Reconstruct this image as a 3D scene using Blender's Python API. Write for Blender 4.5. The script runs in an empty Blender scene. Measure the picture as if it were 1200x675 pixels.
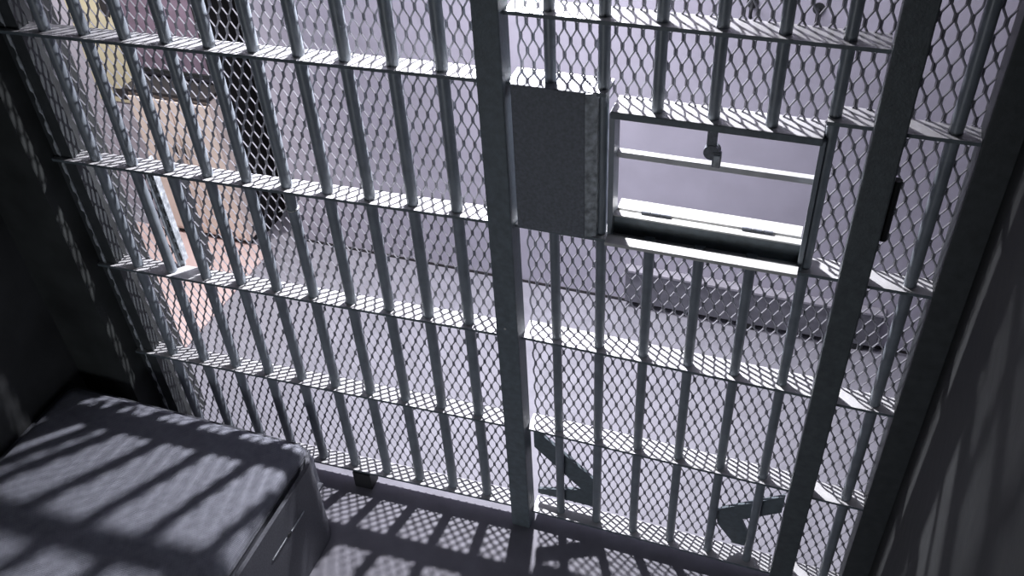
import bpy, bmesh, math, random
from mathutils import Vector, Matrix
random.seed(7)
S = bpy.context.scene
COL = S.collection
S.view_settings.view_transform = 'Standard'
S.view_settings.look = 'None'
S.view_settings.exposure = 0.0
S.view_settings.gamma = 1.0
S.view_settings.use_curve_mapping = False

# ---------------------------------------------------------------- materials
def mat(name, col, rough=0.5, metal=0.0, var=0.12, scale=30.0, bump=0.0, bscale=120.0, spec=0.5, detail=4.0):
    m = bpy.data.materials.new(name)
    m.use_nodes = True
    nt = m.node_tree
    b = nt.nodes['Principled BSDF']
    b.inputs['Metallic'].default_value = metal
    b.inputs['Specular IOR Level'].default_value = spec
    tc = nt.nodes.new('ShaderNodeTexCoord')
    n = nt.nodes.new('ShaderNodeTexNoise')
    n.inputs['Scale'].default_value = scale
    n.inputs['Detail'].default_value = detail
    nt.links.new(tc.outputs['Object'], n.inputs['Vector'])
    r = nt.nodes.new('ShaderNodeValToRGB')
    lo = [c * (1 - var) for c in col]; hi = [min(1, c * (1 + var)) for c in col]
    r.color_ramp.elements[0].position = 0.3
    r.color_ramp.elements[1].position = 0.7
    r.color_ramp.elements[0].color = (*lo, 1)
    r.color_ramp.elements[1].color = (*hi, 1)
    nt.links.new(n.outputs['Fac'], r.inputs['Fac'])
    nt.links.new(r.outputs['Color'], b.inputs['Base Color'])
    mr = nt.nodes.new('ShaderNodeMapRange')
    mr.inputs['To Min'].default_value = max(0.05, rough - 0.1)
    mr.inputs['To Max'].default_value = min(1, rough + 0.1)
    nt.links.new(n.outputs['Fac'], mr.inputs['Value'])
    nt.links.new(mr.outputs['Result'], b.inputs['Roughness'])
    if bump > 0:
        n2 = nt.nodes.new('ShaderNodeTexNoise')
        n2.inputs['Scale'].default_value = bscale
        n2.inputs['Detail'].default_value = 6
        nt.links.new(tc.outputs['Object'], n2.inputs['Vector'])
        bp = nt.nodes.new('ShaderNodeBump')
        bp.inputs['Strength'].default_value = bump
        bp.inputs['Distance'].default_value = 0.003
        nt.links.new(n2.outputs['Fac'], bp.inputs['Height'])
        nt.links.new(bp.outputs['Normal'], b.inputs['Normal'])
    return m

M = {}
M['steel'] = mat('slate_painted_steel', (0.235, 0.265, 0.30), 0.38, var=0.15, scale=25, bump=0.15, bscale=90)
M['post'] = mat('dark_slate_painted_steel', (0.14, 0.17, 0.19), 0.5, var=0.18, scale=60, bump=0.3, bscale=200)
M['plate'] = mat('rail_steel', (0.58, 0.58, 0.59), 0.33, var=0.12, scale=25, bump=0.08, spec=0.8)  # pale tone carries the glare on the slate rail tops
M['mesh'] = mat('mesh_steel', (0.27, 0.27, 0.30), 0.4, var=0.1, scale=20)
M['post_r'] = mat('vignetted_slate_steel', (0.095, 0.112, 0.12), 0.5, var=0.18, scale=60, bump=0.3, bscale=200)  # slate of the other post, with edge vignette put into the colour
M['jamb'] = mat('vignetted_jamb_steel', (0.055, 0.062, 0.066), 0.55, var=0.2, scale=40, bump=0.2)  # stile colour taken down to carry the vignette at both ends
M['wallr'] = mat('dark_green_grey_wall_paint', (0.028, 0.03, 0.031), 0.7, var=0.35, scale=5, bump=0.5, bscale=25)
M['lockplate'] = mat('lock_plate_steel', (0.17, 0.185, 0.215), 0.55, var=0.25, scale=140, bump=0.35, bscale=260)
M['flange'] = mat('pale_flange_steel', (0.42, 0.45, 0.48), 0.5, var=0.5, scale=70, bump=0.3)  # pale tone stands in for light on the lock plate's folded edge
M['bright'] = mat('bright_steel', (0.62, 0.62, 0.6), 0.4, var=0.1, scale=40)
M['dark'] = mat('blackened_steel', (0.02, 0.022, 0.024), 0.6, var=0.2)
M['corridor'] = mat('lavender_wall_paint', (0.50, 0.48, 0.56), 0.75, var=0.06, scale=8, bump=0.1)
M['floor'] = mat('grey_concrete_floor', (0.25, 0.246, 0.285), 0.7, var=0.14, scale=14, bump=0.25, bscale=70, detail=8)
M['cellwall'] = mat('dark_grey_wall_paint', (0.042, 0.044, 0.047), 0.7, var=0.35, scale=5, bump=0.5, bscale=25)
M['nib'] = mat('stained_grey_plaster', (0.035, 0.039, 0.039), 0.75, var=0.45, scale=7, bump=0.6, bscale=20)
M['black'] = mat('unlit_recess_black', (0.006, 0.006, 0.007), 0.8)  # darkness of the doorway recess put into its wall colour
M['bunk'] = mat('bunk_grey_steel', (0.115, 0.12, 0.14), 0.55, var=0.2, scale=160, bump=0.25, bscale=220)
M['cream'] = mat('cream_pink_paint', (0.86, 0.74, 0.66), 0.6, var=0.1, scale=6)
M['cream_top'] = mat('dark_top_board', (0.03, 0.028, 0.03), 0.6)
M['purple'] = mat('purple_grey_board', (0.20, 0.15, 0.20), 0.7, var=0.2, scale=12)
M['yellow'] = mat('yellowed_paper', (0.62, 0.57, 0.40), 0.8, var=0.12, scale=12)
M['peach'] = mat('peach_pink_pile', (0.62, 0.48, 0.46), 0.8, var=0.08, scale=9)
M['duct'] = mat('duct_grey_paint', (0.16, 0.16, 0.185), 0.6, var=0.2, scale=30)
M['flange2'] = mat('duct_lid_paint', (0.33, 0.32, 0.36), 0.5)
M['white'] = mat('white_paint', (0.78, 0.78, 0.78), 0.6, var=0.05)

# mattress: woven cover
mm = mat('woven_grey_ticking', (0.275, 0.285, 0.335), 0.85, var=0.14, scale=45, bump=0.0, spec=0.2, detail=8)
nt = mm.node_tree
b = nt.nodes['Principled BSDF']
tc = nt.nodes['Texture Coordinate']
w1 = nt.nodes.new('ShaderNodeTexWave'); w1.inputs['Scale'].default_value = 70; w1.inputs['Distortion'].default_value = 2.5; w1.inputs['Detail'].default_value = 3; w1.inputs['Detail Scale'].default_value = 2
w2 = nt.nodes.new('ShaderNodeTexWave'); w2.bands_direction = 'Y'; w2.inputs['Scale'].default_value = 70; w2.inputs['Distortion'].default_value = 2.5; w2.inputs['Detail'].default_value = 3
for w in (w1, w2): nt.links.new(tc.outputs['Object'], w.inputs['Vector'])
ad = nt.nodes.new('ShaderNodeMath'); ad.operation = 'ADD'
nt.links.new(w1.outputs['Fac'], ad.inputs[0]); nt.links.new(w2.outputs['Fac'], ad.inputs[1])
bp = nt.nodes.new('ShaderNodeBump'); bp.inputs['Strength'].default_value = 0.35; bp.inputs['Distance'].default_value = 0.002
nt.links.new(ad.outputs[0], bp.inputs['Height']); nt.links.new(bp.outputs['Normal'], b.inputs['Normal'])
M['mattress'] = mm

# ---------------------------------------------------------------- mesh builder
class MB:
    def __init__(s): s.v = []; s.f = []; s.sm = []
    def add(s, v, f, smooth=False):
        o = len(s.v); s.v += [tuple(p) for p in v]
        s.f += [tuple(i + o for i in q) for q in f]; s.sm += [smooth] * len(f)
        return s
    def box(s, x0, x1, y0, y1, z0, z1, bev=0.0):
        if bev <= 0:
            v = [(x, y, z) for z in (z0, z1) for y in (y0, y1) for x in (x0, x1)]
            return s.add(v, [(0, 2, 3, 1), (4, 5, 7, 6), (0, 1, 5, 4), (2, 6, 7, 3), (0, 4, 6, 2), (1, 3, 7, 5)])
        bm = bmesh.new()
        bmesh.ops.create_cube(bm, size=1)
        for q in bm.verts:
            q.co = ((x0 + x1) / 2 + q.co.x * (x1 - x0), (y0 + y1) / 2 + q.co.y * (y1 - y0), (z0 + z1) / 2 + q.co.z * (z1 - z0))
        bmesh.ops.bevel(bm, geom=bm.edges[:], offset=bev, segments=2, affect='EDGES', profile=0.5)
        bm.verts.index_update()
        s.add([q.co[:] for q in bm.verts], [[q.index for q in f.verts] for f in bm.faces])
        bm.free(); return s
    def tube(s, pts, r, n=14, cap=True):
        pts = [Vector(p) for p in pts]; rings = []
        for i, p in enumerate(pts):
            d = (pts[min(i + 1, len(pts) - 1)] - pts[max(i - 1, 0)]).normalized()
            a = Vector((1, 0, 0)) if abs(d.x) < 0.8 else Vector((0, 1, 0))
            u = d.cross(a).normalized(); w = d.cross(u)
            rr = r[i] if isinstance(r, (list, tuple)) else r
            rings.append([p + u * math.cos(2 * math.pi * k / n) * rr + w * math.sin(2 * math.pi * k / n) * rr for k in range(n)])
        v = [q for g in rings for q in g]; f = []
        for i in range(len(pts) - 1):
            for k in range(n):
                a, b2 = i * n + k, i * n + (k + 1) % n
                f.append((a, b2, b2 + n, a + n))
        s.add(v, f, True)
        if cap:
            s.add(rings[0], [tuple(range(n))[::-1]]); s.add(rings[-1], [tuple(range(n))])
        return s
    def prism(s, poly, y0, y1):      # poly in (x, z), extruded along y
        n = len(poly)
        v = [(x, y0, z) for x, z in poly] + [(x, y1, z) for x, z in poly]
        f = [tuple(range(n)), tuple(range(2 * n - 1, n - 1, -1))]
        for i in range(n):
            j = (i + 1) % n
            f.append((j, i, i + n, j + n))
        return s.add(v, f)
    def build(s, name, m, parent=None, kind=None, label=None, fix=True):
        me = bpy.data.meshes.new(name)
        me.from_pydata(s.v, [], s.f); me.update()
        me.polygons.foreach_set('use_smooth', s.sm)
        if fix:
            bm = bmesh.new(); bm.from_mesh(me)
            bmesh.ops.recalc_face_normals(bm, faces=bm.faces); bm.to_mesh(me); bm.free()
        o = bpy.data.objects.new(name, me); COL.objects.link(o)
        me.materials.append(m)
        if parent: o.parent = parent
        if kind: o['kind'] = kind
        if label: o['label'] = label
        return o

def thing(name, label, cat, loc=(0, 0, 0), rz=0.0, group=None):
    o = bpy.data.objects.new(name, None); COL.objects.link(o)
    o.location = loc; o.rotation_euler = (0, 0, rz); o.empty_display_size = 0.05
    return tag(o, label, cat, group)
def tag(o, label, cat, group=None):
    o['label'] = label; o['category'] = cat
    if group: o['group'] = group
    return o

def expanded(x0, x1, z0, z1, y, holes=(), w=0.0262, h=0.062, t=0.0051):
    """Expanded-metal lattice in the xz plane: each strand is a vertical zigzag with short bonds to its neighbours."""
    mb = MB()
    amp = w / 4 - t * 0.32
    bond = 0.007
    q = t / 2
    i = 0
    x = x0
    while x <= x1 + 1e-6:
        pts = []
        k = 0; z = z0
        while z <= z1 + 1e-6:
            xx = x + amp * (1 if (i + k) % 2 == 0 else -1)
            xx = min(max(xx, x0), x1)
            pts.append((xx, z - bond)); pts.append((xx, z + bond))
            z += h / 2; k += 1
        def cut(a, b2):
            mx, mz = (a[0] + b2[0]) / 2, (a[1] + b2[1]) / 2
            return any(hx0 < mx < hx1 and hz0 < mz < hz1 for hx0, hx1, hz0, hz1 in holes)
        run = []
        def flush(run):
            if len(run) < 2: return
            v = []; f = []
            for (px, pz) in run:
                v += [(px - q, y, pz), (px, y - q * 1.1, pz + q * .8), (px + q, y, pz), (px, y + q * 1.1, pz - q * .8)]
            for a in range(len(run) - 1):
                for c in range(4):
                    f.append((4 * a + c, 4 * a + (c + 1) % 4, 4 * a + 4 + (c + 1) % 4, 4 * a + 4 + c))
            mb.add(v, f)
        for a in range(len(pts)):
            if not run: run = [pts[a]]; continue
            if cut(pts[a - 1], pts[a]):
                flush(run); run = [pts[a]]
            else: run.append(pts[a])
        flush(run)
        i += 1; x += w / 2
    return mb

R_BAR = 0.0128
CEIL = 2.62
TOP = 2.44
# ---------------------------------------------------------------- setting
FAR = 1.05
MB().box(-3.6, 2.2, -2.5, 1.7, -0.12, 0.0).build('floor', M['floor'], kind='structure')
MB().box(-3.6, 2.2, -2.5, 1.7, CEIL, CEIL + 0.1).build('ceiling', M['cellwall'], kind='structure')
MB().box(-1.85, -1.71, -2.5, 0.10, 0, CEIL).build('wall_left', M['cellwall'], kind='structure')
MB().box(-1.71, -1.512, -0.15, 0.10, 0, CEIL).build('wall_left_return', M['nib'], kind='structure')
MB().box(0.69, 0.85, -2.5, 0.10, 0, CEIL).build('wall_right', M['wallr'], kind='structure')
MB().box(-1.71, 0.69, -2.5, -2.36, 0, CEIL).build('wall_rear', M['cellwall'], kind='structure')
MB().box(-1.665, 2.2, FAR, FAR + 0.12, 0, CEIL).build('wall_far', M['corridor'], kind='structure')
MB().box(-3.6, -1.86, FAR, FAR + 0.12, 0, CEIL).build('wall_far_end', M['corridor'], kind='structure')
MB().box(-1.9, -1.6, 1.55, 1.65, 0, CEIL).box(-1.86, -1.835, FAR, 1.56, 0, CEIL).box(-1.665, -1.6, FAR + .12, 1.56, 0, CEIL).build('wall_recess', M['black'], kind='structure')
MB().box(-3.7, -3.6, -0.1, 1.7, 0, CEIL).build('wall_corridor_left', M['corridor'], kind='structure')
MB().box(2.2, 2.3, -0.1, 1.7, 0, CEIL).build('wall_corridor_right', M['corridor'], kind='structure')
MB().box(-1.665, 2.2, FAR - 0.004, FAR, 0, 0.011).build('baseboard_far', M['cream_top'], kind='structure')
# steel header that closes the front above the bars
MB().box(-1.512, 0.69, -0.05, 0.06, TOP + 0.02, CEIL).build('trim_header', M['post'], kind='structure')

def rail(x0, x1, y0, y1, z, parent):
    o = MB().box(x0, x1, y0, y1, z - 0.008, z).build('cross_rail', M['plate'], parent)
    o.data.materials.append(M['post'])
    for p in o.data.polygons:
        if p.normal.z < 0.5: p.material_index = 1       # pale lit top and dark shaded edges put into the colour
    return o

# ---------------------------------------------------------------- posts
def post(name, x0, x1, y0, y1, label, m='post'):
    t = thing(name, label, 'post', ((x0 + x1) / 2, (y0 + y1) / 2, 0))
    hx, hy = (x1 - x0) / 2, (y1 - y0) / 2
    MB().box(-hx, hx, -hy, hy, 0.0, TOP + 0.02, 0.003).build('column', M[m], t)
    return t
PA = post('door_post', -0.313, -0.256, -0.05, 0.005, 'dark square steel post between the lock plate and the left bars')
mb = MB()
for z in (0.82,):
    mb.tube([(-0.004, -0.0275, z), (-0.004, -0.0295, z)], 0.003, 10)
mb.build('rivet', M['bright'], PA, label='tiny bright rivet head')
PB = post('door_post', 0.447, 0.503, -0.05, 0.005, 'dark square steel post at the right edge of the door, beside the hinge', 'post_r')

# ---------------------------------------------------------------- left bar panel (turned 2.4 degrees)
A = 0.0415
LP = thing('bar_panel', 'fixed wall of slate grey bars with wire mesh, behind the bunk', 'bar panel', (0, 0, 0), A)
YF, YR, YM = -0.025, 0.03, 0.033
U = [-0.401 - 0.11 * i for i in range(10)]
LZ = [0.08, 0.44, 0.785, 1.136, 1.491, 1.845, 2.2]
for u in U:
    MB().tube([(u, 0, 0.07), (u, 0, TOP + 0.02)], R_BAR * 1.1, 18).build('bar', M['steel'], LP)
for z in LZ:
    rear = YR
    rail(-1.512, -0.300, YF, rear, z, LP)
# steel end stile with a pale bead standing in for dashes of light through the mesh
mb = MB().box(-1.512, -1.455, -0.012, 0.022, 0.0, TOP)
mb.build('end_stile', M['jamb'], LP)
bead = []
z = 0.12
while z < 2.3:
    bead += [(-1.492, -0.012, z), (-1.492, -0.0145, z + 0.01), (-1.492, -0.0145, z + 0.035), (-1.492, -0.012, z + 0.045)]
    z += 0.06
mb = MB().tube(bead, [0.0015, 0.0045, 0.0045, 0.0015] * (len(bead) // 4), 8)
mb.build('light_dash_row', M['flange'], LP, label='pale knobbly bead for dashes of light')
SL2 = (-1.272, -1.183, 0.775, 1.126)
expanded(-1.45, -0.305, 0.088, 2.38, YM, holes=[SL2]).build('wire_mesh', M['mesh'], LP, fix=False)
# support foot under the bottom rail
MB().box(-0.842, -0.782, -0.03, 0.02, 0.0, 0.0705, 0.003).build('foot', M['dark'], LP, label='black steel foot under the bottom rail')
# cable tie on a bar
tz = 1.07
pts = [(-0.841 + 0.0148 * math.cos(a), 0.0148 * math.sin(a), tz + 0.002 * math.sin(a)) for a in [2 * math.pi * k / 20 for k in range(21)]]
mb = MB().tube(pts, 0.0018, 6).tube([(-0.853, -0.009, tz), (-0.868, -0.012, tz - 0.006), (-0.876, -0.012, tz - 0.010)], 0.0016, 6)
mb.build('wire_tie', M['white'], LP, label='small white wire tie round a bar')
# pass slot: pale frame in the mesh between two bars
x0, x1, z0, z1 = SL2
mb = MB().box(x0, x0 + 0.006, 0.018, 0.06, z0 + .012, z1).box(x0 + .006, x0 + 0.016, 0.028, 0.034, z0 + .012, z1)
fr = mb.build('slot_frame', M['flange'], LP, label='pale steel frame of the narrow slot')
mb = MB()
zz = z0 + 0.03
while zz < z1 - 0.03:
    mb.box(x0 + 0.009, x0 + 0.0125, 0.0265, 0.0285, zz, zz + 0.024)
    zz += 0.038
mb.build('perforation', M['dark'], fr)
MB().box(x1 - 0.004, x1, 0.02, 0.06, z0 + .012, z1).build('slot_jamb', M['dark'], LP, label='black edge of the narrow slot')

# ---------------------------------------------------------------- right bar panel
RP = thing('bar_panel', 'narrow fixed strip of bars and mesh right of the door, by the dark wall', 'bar panel', (0.56, 0, 0))
MB().tube([(0.025, 0, 0.06), (0.025, 0, TOP + 0.02)], R_BAR, 18).build('bar', M['steel'], RP)
for z in (0.06, 0.4235, 0.771, 1.125, 1.481, 1.845, 2.2):
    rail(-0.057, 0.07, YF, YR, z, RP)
expanded(-0.055, 0.068, 0.065, 2.38, YM).build('wire_mesh', M['mesh'], RP, fix=False)
MB().box(0.068, 0.130, -0.03, 0.04, 0.0, TOP + .02, 0.002).build('end_stile', M['jamb'], RP)

# ---------------------------------------------------------------- the cell door
D = thing('cell_door', 'barred steel door with a lock plate and an open food slot', 'door', (0.093, 0, 0.0))
D['kind'] = 'thing'
OX = 0.093
dx0, dx1 = -0.2555 - OX, 0.4465 - OX
DB = [-0.1713 + 0.1099 * j - OX for j in range(6)]
SL, SR = -0.040 - OX, 0.366 - OX        # food slot
for j, u in enumerate(DB):
    segs = [(0.05, 2.2)]
    if j in (2, 3, 4): segs = [(0.05, 1.135), (1.447, 2.2)]
    if j == 0: segs = [(0.05, 1.135), (1.478, 2.2)]
    for a, c in segs:
        MB().tube([(u, 0, a), (u, 0, c)], R_BAR * 0.93, 18).build('bar', M['steel'], D)
for z in (0.059, 0.431, 0.778, 1.636, 1.92, 2.2):
    yr = 0.04 if z > 0.5 else 0.034
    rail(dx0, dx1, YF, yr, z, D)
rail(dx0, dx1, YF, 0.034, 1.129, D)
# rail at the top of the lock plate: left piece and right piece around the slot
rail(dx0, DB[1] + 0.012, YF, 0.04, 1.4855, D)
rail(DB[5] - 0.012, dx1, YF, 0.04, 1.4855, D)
expanded(dx0 + 0.004, dx1, 0.07, 2.2, 0.038, holes=[(SL - 0.02, SR + 0.012, 1.15, 1.44), (dx0, DB[1] - 0.004, 1.135, 1.48)]).build('wire_mesh', M['mesh'], D, fix=False)
# lock plate
x0, x1 = dx0 + 0.003, -0.064 - OX
mb = MB().box(x0 + .006, x1 - 0.026, -0.034, 0.03, 1.131, 1.4865, 0.002)
lp = mb.build('lock_plate', M['lockplate'], D, label='dark solid steel lock plate')
MB().add([(x1 - 0.026, -0.034, 1.133), (x1 - 0.026, -0.034, 1.484), (x1 - 0.003, -0.024, 1.133), (x1 - 0.003, -0.024, 1.484), (x1, 0.03, 1.133), (x1, 0.03, 1.484), (x1 - 0.026, 0.03, 1.133), (x1 - 0.026, 0.03, 1.484)],
         [(0, 2, 3, 1), (2, 4, 5, 3), (4, 6, 7, 5), (6, 0, 1, 7), (0, 6, 4, 2), (1, 3, 5, 7)]).build('plate_flange', M['flange'], lp, label='folded edge paled as if lit')
# food slot frame
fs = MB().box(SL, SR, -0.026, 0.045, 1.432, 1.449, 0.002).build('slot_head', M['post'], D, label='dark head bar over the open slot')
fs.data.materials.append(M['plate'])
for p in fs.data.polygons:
    if p.normal.z > 0.9: p.material_index = 1           # lit top painted pale, like the rails
MB().box(SL - 0.006, SL + 0.006, -0.012, 0.034, 1.13, 1.436, 0.001).build('slot_jamb', M['steel'], D)
MB().box(SR - 0.004, SR + 0.006, -0.022, 0.034, 1.13, 1.44, 0.001).build('slot_jamb', M['steel'], D)
MB().box(SL, SR, 0.004, 0.030, 1.1295, 1.177, 0.001).build('slot_sill', M['post'], D)
MB().box(SL, SR, -0.030, YF + 0.001, 1.12, 1.1375).build('lip_bracket', M['post'], D)
MB().box(SL, SR, -0.056, YF + 0.001, 1.137, 1.146, 0.001).build('sill_lip', M['bright'], D, label='bright lip below the slot')  # lit strip of the rail, made as a pale lip set forward
MB().box(SL + .002, SR - .002, 0.0, 0.019, 1.1775, 1.1815, 0.001).build('sill_plate', M['bright'], D, label='bright plate on the sill')
# folded-down flap with hinges, outside the slot
fl = MB().box(SL + 0.008, SR - 0.006, 0.024, 0.062, 1.176, 1.184, 0.001).build('slot_flap', M['bright'], D, label='bright flap folded down outwards')
for hx in (0.022 - OX, 0.238 - OX):
    mb = MB()
    for a in range(3):
        mb.tube([(hx + 0.022 * a + .001, 0.0205, 1.184), (hx + 0.022 * a + .021, 0.0205, 1.184)], 0.0042, 10)
    mb.build('hinge', M['lockplate'], fl, label='dark hinge knuckle')
# stop bar across the slot, with its catch hanging from the head
MB().box(SL, SR, 0.016, 0.032, 1.318, 1.332, 0.001).build('stop_bar', M['plate'], D, label='flat bar across the open slot')
cx = 0.165 - OX
mb = MB().box(cx - 0.016, cx + 0.004, 0.004, 0.014, 1.372, 1.434, 0.002)
mb.tube([(cx - 0.004, 0.002, 1.368), (cx - 0.004, 0.02, 1.368)], 0.0165, 20)
mb.box(cx - 0.002, cx + 0.016, 0.000, 0.012, 1.335, 1.372, 0.003)
ct = mb.build('catch', M['lockplate'], D, label='dark spring catch hanging from the head bar')
MB().box(cx + 0.002, cx + 0.014, -0.004, -0.0002, 1.342, 1.366, 0.001).build('tongue', M['flange'], ct)
# corner braces
MB().prism([(-0.252 - OX, 0.392), (-0.252 - OX, 0.31), (-0.110 - OX, 0.165), (-0.247 - OX, 0.116), (-0.247 - OX, 0.098), (-0.066 - OX, 0.098), (-0.064 - OX, 0.215)], 0.0145, 0.024).build('corner_brace', M['post'], D)
MB().prism([(0.444 - OX, 0.352), (0.444 - OX, 0.282), (0.345 - OX, 0.21), (0.385 - OX, 0.12), (0.385 - OX, 0.095), (0.335 - OX, 0.095), (0.285 - OX, 0.165), (0.272 - OX, 0.218), (0.30 - OX, 0.245)], 0.0145, 0.024).build('corner_brace', M['post'], D)
# hinges beside the right post
for z0, z1 in ((1.235, 1.375),):
    mb = MB().tube([(0.511 - OX, -0.012, z0), (0.511 - OX, -0.012, z1)], 0.0085, 14)
    mb.build('door_hinge', M['dark'], D, label='dark hinge barrel beside the right post')

# ---------------------------------------------------------------- bunk and mattress
BK = thing('bunk', 'grey steel bunk with a rounded corner, standing by the left wall', 'bed', (-1.26, -1.2, 0))
bx0, bx1, by0, by1, bz = -1.708 + 1.26, -0.823 + 1.26, -2.3 + 1.2, -0.20 + 1.2, 0.345
# side sheet: plan outline with a rounded corner at the bars
def outline(x0, x1, y0, y1, r):
    pts = [(x0, y0), (x1, y0)]
    for k in range(13):
        a = math.pi / 2 * k / 12
        pts.append((x1 - r + r * math.cos(a), y1 - r + r * math.sin(a)))
    pts.append((x0, y1))
    return pts
def sheet(mb, outer, inner, z0, z1):
    n = len(outer)
    v = [(x, y, z0) for x, y in outer] + [(x, y, z1) for x, y in outer] + [(x, y, z0) for x, y in inner] + [(x, y, z1) for x, y in inner]
    f = []
    for i in range(n):
        j = (i + 1) % n
        f += [(i, j, j + n, i + n), (j + 2 * n, i + 2 * n, i + 3 * n, j + 3 * n), (i + n, j + n, j + 3 * n, i + 3 * n), (j, i, i + 2 * n, j + 2 * n)]
    mb.add(v, f)
mb = MB()
sheet(mb, outline(bx0, bx1, by0, by1, 0.085), outline(bx0 + .012, bx1 - .012, by0 + .012, by1 - .012, 0.073), 0.0, bz)
mb.build('side_sheet', M['bunk'], BK)
MB().box(bx0 + .013, bx1 - .013, by0 + .013, by1 - .013, 0.19, 0.20).build('base_pan', M['bunk'], BK)
mb = MB().box(bx1, bx1 + 0.0025, 0.69, 0.765, 0.2375, 0.2425, 0.001).box(bx1, bx1 + 0.0025, 0.79, 0.862, 0.2335, 0.2385, 0.001)
mb.build('welded_seam', M['flange'], BK, label='short pale weld line on the side')
MB().tube([(bx1, 0.777, 0.236), (bx1 + .003, 0.777, 0.236)], 0.007, 12).build('drain_plug', M['dark'], BK, label='small dark round plug between the weld lines')

# mattress: softly domed, rounded edges
MT = thing('mattress', 'grey woven mattress lying in the bunk, striped by bar shadows', 'mattress', (-1.27, -1.2, 0.20))
nx, ny = 44, 84
X0, X1, Y0, Y1 = -1.69 + 1.27, -0.851 + 1.27, -2.27 + 1.2, -0.207 + 1.2
HT = 0.172
def prof(t):                      # rounded shoulder: distance from the edge -> height fraction
    r = 0.035
    if t >= r: return 1.0
    return 1 - 0.22 * (1 - math.sqrt(max(0, 1 - ((r - t) / r) ** 2)))
def ease(i, n):
    t = i / n
    return t + 0.0 * t if False else (0.5 - 0.5 * math.cos(math.pi * t)) * 0.55 + t * 0.45
v = []; f = []
for j in range(ny + 1):
    for i in range(nx + 1):
        x = X0 + (X1 - X0) * ease(i, nx); y = Y0 + (Y1 - Y0) * ease(j, ny)
        d = min(x - X0, X1 - x, y - Y0, Y1 - y)
        dx = min(x - X0, X1 - x); dy = min(y - Y0, Y1 - y)
        hgt = HT * prof(dx) * prof(dy)
        hgt += 0.004 * math.sin(x * 9 + 1.3) * math.sin(y * 7.3) * min(1, d / 0.1)
        v.append((x, y, hgt))
for j in range(ny):
    for i in range(nx):
        a = j * (nx + 1) + i
        f.append((a, a + 1, a + nx + 2, a + nx + 1))
mb = MB().add(v, f, True)
# skirt
rim = [i for i in range(nx + 1)] + [(j + 1) * (nx + 1) + nx for j in range(ny)] + [ny * (nx + 1) + i for i in range(nx - 1, -1, -1)] + [j * (nx + 1) for j in range(ny - 1, 0, -1)]
o = len(mb.v)
mb.v += [(v[k][0], v[k][1], 0.0) for k in rim]
n = len(rim)
for k in range(n):
    mb.f.append((rim[(k + 1) % n], rim[k], o + k, o + (k + 1) % n)); mb.sm.append(False)
mb.f.append(tuple(o + k for k in range(n))); mb.sm.append(False)
mt = mb.build('cover', M['mattress'], MT)
# piping round the top edge
pp = []
m_ = 0.004
for (x, y) in [(X0 + m_, Y0 + m_), (X1 - m_, Y0 + m_), (X1 - m_, Y1 - m_), (X0 + m_, Y1 - m_)]: pp.append((x, y))
loop = []
for k in range(4):
    a, c = pp[k], pp[(k + 1) % 4]
    for s in range(12):
        loop.append((a[0] + (c[0] - a[0]) * s / 12, a[1] + (c[1] - a[1]) * s / 12, HT * .79))
loop.append(loop[0])
MB().tube(loop, 0.005, 8, cap=False).build('piping', M['bunk'], mt, label='darker piped edge')

# ---------------------------------------------------------------- corridor things
cab = thing('cabinet', 'low cream cabinet with a dark top, beyond the left bars', 'cabinet', (-2.035, FAR - 0.07, 0))
MB().box(-0.19, 0.19, -0.035, 0.069, 0.03, 0.70, 0.004).build('body', M['cream'], cab)
MB().box(-0.18, 0.18, -0.025, 0.065, 0.0, 0.03).build('plinth', M['dark'], cab)
MB().box(-0.195, 0.195, -0.05, 0.069, 0.70, 0.716, 0.003).build('top', M['cream_top'], cab)
for sx in (-1, 1):
    d_ = MB().box(sx * 0.095 - 0.092, sx * 0.095 + 0.092, -0.046, -0.036, 0.05, 0.68, 0.003).build('door', M['cream'], cab)
    MB().tube([(sx * 0.02, -0.045, 0.42), (sx * 0.02, -0.06, 0.43), (sx * 0.02, -0.06, 0.49), (sx * 0.02, -0.045, 0.50)], 0.004, 8).build('handle', M['dark'], d_)
mat_ = thing('floor_mat', 'peach pink mat on the corridor floor before the cream cabinet', 'mat', (-2.25, 0.63, 0))
MB().box(-0.5, 0.5, -0.32, 0.33, 0.0, 0.007, 0.002).build('pile', M['peach'], mat_)
nb = thing('notice_board', 'dull purple board on the corridor wall above the cream cabinet', 'board', (-2.04, FAR, 1.0))
MB().box(-0.165, 0.165, -0.02, 0.0, -0.24, 0.36, 0.002).build('panel', M['purple'], nb)
mb = MB().box(-0.18, -0.165, -0.026, 0.0, -0.255, 0.375).box(0.165, 0.18, -0.026, 0.0, -0.255, 0.375).box(-0.165, 0.165, -0.026, 0, -0.255, -0.24).box(-0.165, 0.165, -0.026, 0, 0.36, 0.375)
mb.build('frame', M['dark'], nb)
ps = thing('poster', 'yellowed paper poster with dark blotches, left of the purple board', 'poster', (-2.36, FAR, 0.9))
MB().box(-0.12, 0.12, -0.004, 0.0, -0.33, 0.42).build('sheet', M['yellow'], ps)
for (cx_, cz_, rx, rz_) in ((0.07, 0.12, 0.028, 0.09), (0.09, -0.06, 0.02, 0.05), (0.02, -0.29, 0.07, 0.025), (-0.07, -0.18, 0.03, 0.03)):
    poly = [(cx_ + rx * math.cos(a) * (0.75 + 0.4 * random.random()), cz_ + rz_ * math.sin(a) * (0.75 + 0.4 * random.random())) for a in [2 * math.pi * k / 14 for k in range(14)]]
    MB().prism(poly[::-1], -0.0048, -0.0041).build('print', M['cream_top'], ps, label='dark printed blotch')
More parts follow.
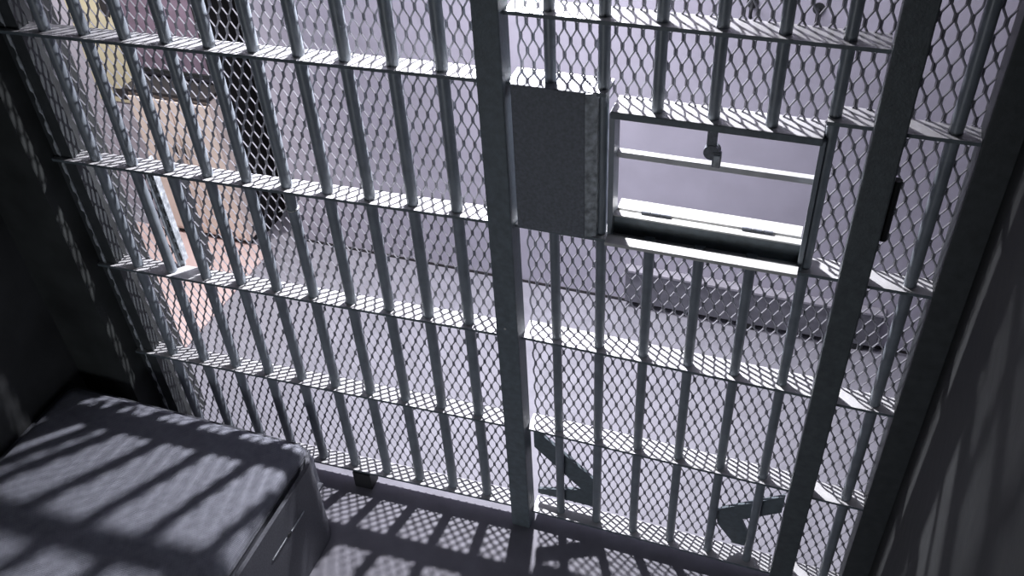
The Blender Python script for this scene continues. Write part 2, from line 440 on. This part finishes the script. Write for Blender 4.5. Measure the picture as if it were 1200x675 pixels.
# low metal duct box along the far wall
dk = thing('wall_duct', 'low grey metal duct box along the foot of the corridor wall', 'duct', (0.24, FAR, 0))
MB().box(-0.47, 0.44, -0.035, -0.001, 0.03, 0.175, 0.003).build('cover', M['duct'], dk)
MB().box(-0.475, 0.445, -0.04, -0.001, 0.176, 0.186, 0.001).build('lid', M['flange2'], dk)
for fx in (-0.4, 0.0, 0.38):
    MB().box(fx - .02, fx + .02, -0.03, -0.005, 0.0, 0.03).build('foot', M['dark'], dk)
for (hx, lab) in ((0.107, 'small dark wall hook seen above the middle of the food slot'), (0.292, 'small dark wall hook seen above the right end of the food slot')):
    hk = thing('wall_hook', lab, 'hook', (hx, FAR, 1.235))
    MB().tube([(0, -0.001, 0), (0, -0.006, 0)], 0.017, 16).build('base', M['dark'], hk)
    MB().tube([(0, -0.006, 0), (0, -0.028, -0.004), (0, -0.036, -0.016), (0, -0.034, -0.03), (0.002, -0.028, -0.036)], 0.005, 8).build('hook_arm', M['dark'], hk)

# ---------------------------------------------------------------- lights
def light(kind, loc, power, color=(1, 1, 1), **kw):
    l = bpy.data.lights.new('lamp_or_fill', kind); l.energy = power; l.color = color
    for k, w in kw.items(): setattr(l, k, w)
    o = bpy.data.objects.new('lamp_or_fill', l); o.location = loc; COL.objects.link(o)
    return o
L = Vector((-0.46, 0.79, 2.12))
o = light('SPOT', L, 390, (0.96, 0.95, 1.0), shadow_soft_size=0.03, spot_size=math.radians(112), spot_blend=1.0)
o.rotation_euler = (Vector((-0.42, -0.15, 0.6)) - L).to_track_quat('-Z', 'Y').to_euler()
# unseen fill light added over the bars to brighten the corridor wall
o = light('AREA', (-0.75, 0.16, 2.45), 46, (0.93, 0.9, 1.0), shape='RECTANGLE', size=1.6, size_y=0.12)
o.rotation_euler = Vector((0, 1, -0.3)).to_track_quat('-Z', 'Y').to_euler()
# unseen spot light added to brighten the cream cabinet and the mat
Q = Vector((-2.25, 0.35, 2.3))
o = light('SPOT', Q, 150, (1.0, 0.96, 0.93), shadow_soft_size=0.05, spot_size=math.radians(62), spot_blend=0.8)
o.rotation_euler = (Vector((-2.2, 0.9, 0.4)) - Q).to_track_quat('-Z', 'Y').to_euler()
# dim fill added low at the rear of the cell to lift the bars
o = light('AREA', (-0.4, -2.3, 0.6), 7.0, (0.9, 0.94, 1.0), shape='RECTANGLE', size=1.0, size_y=0.5)
o.rotation_euler = Vector((0, 1, 0)).to_track_quat('-Z', 'Y').to_euler()
w = bpy.data.worlds.new('world'); S.world = w; w.use_nodes = True
w.node_tree.nodes['Background'].inputs['Color'].default_value = (0.02, 0.022, 0.028, 1)
w.node_tree.nodes['Background'].inputs['Strength'].default_value = 0.5

# ---------------------------------------------------------------- camera
pitch, roll, yaw, fpx = 0.7033, -0.0641, -0.3794, 1084.9
cyw, syw = math.cos(yaw), math.sin(yaw); cp, sp = math.cos(pitch), math.sin(pitch)
fw = Vector((syw * cp, cyw * cp, -sp)); r0 = Vector((cyw, -syw, 0)); u0 = r0.cross(fw)
ri = r0 * math.cos(roll) + u0 * math.sin(roll); up = u0 * math.cos(roll) - r0 * math.sin(roll)
cam = bpy.data.cameras.new('camera'); co = bpy.data.objects.new('camera', cam); COL.objects.link(co)
cam.sensor_fit = 'HORIZONTAL'; cam.sensor_width = 36; cam.lens = fpx / 1200 * 36
cam.clip_start = 0.02
Rm = Matrix((ri, up, -fw)).transposed().to_4x4()
co.matrix_world = Matrix.Translation((0.3559, -1.6037, 2.376)) @ Rm
S.camera = co
S.cycles.max_bounces = 8
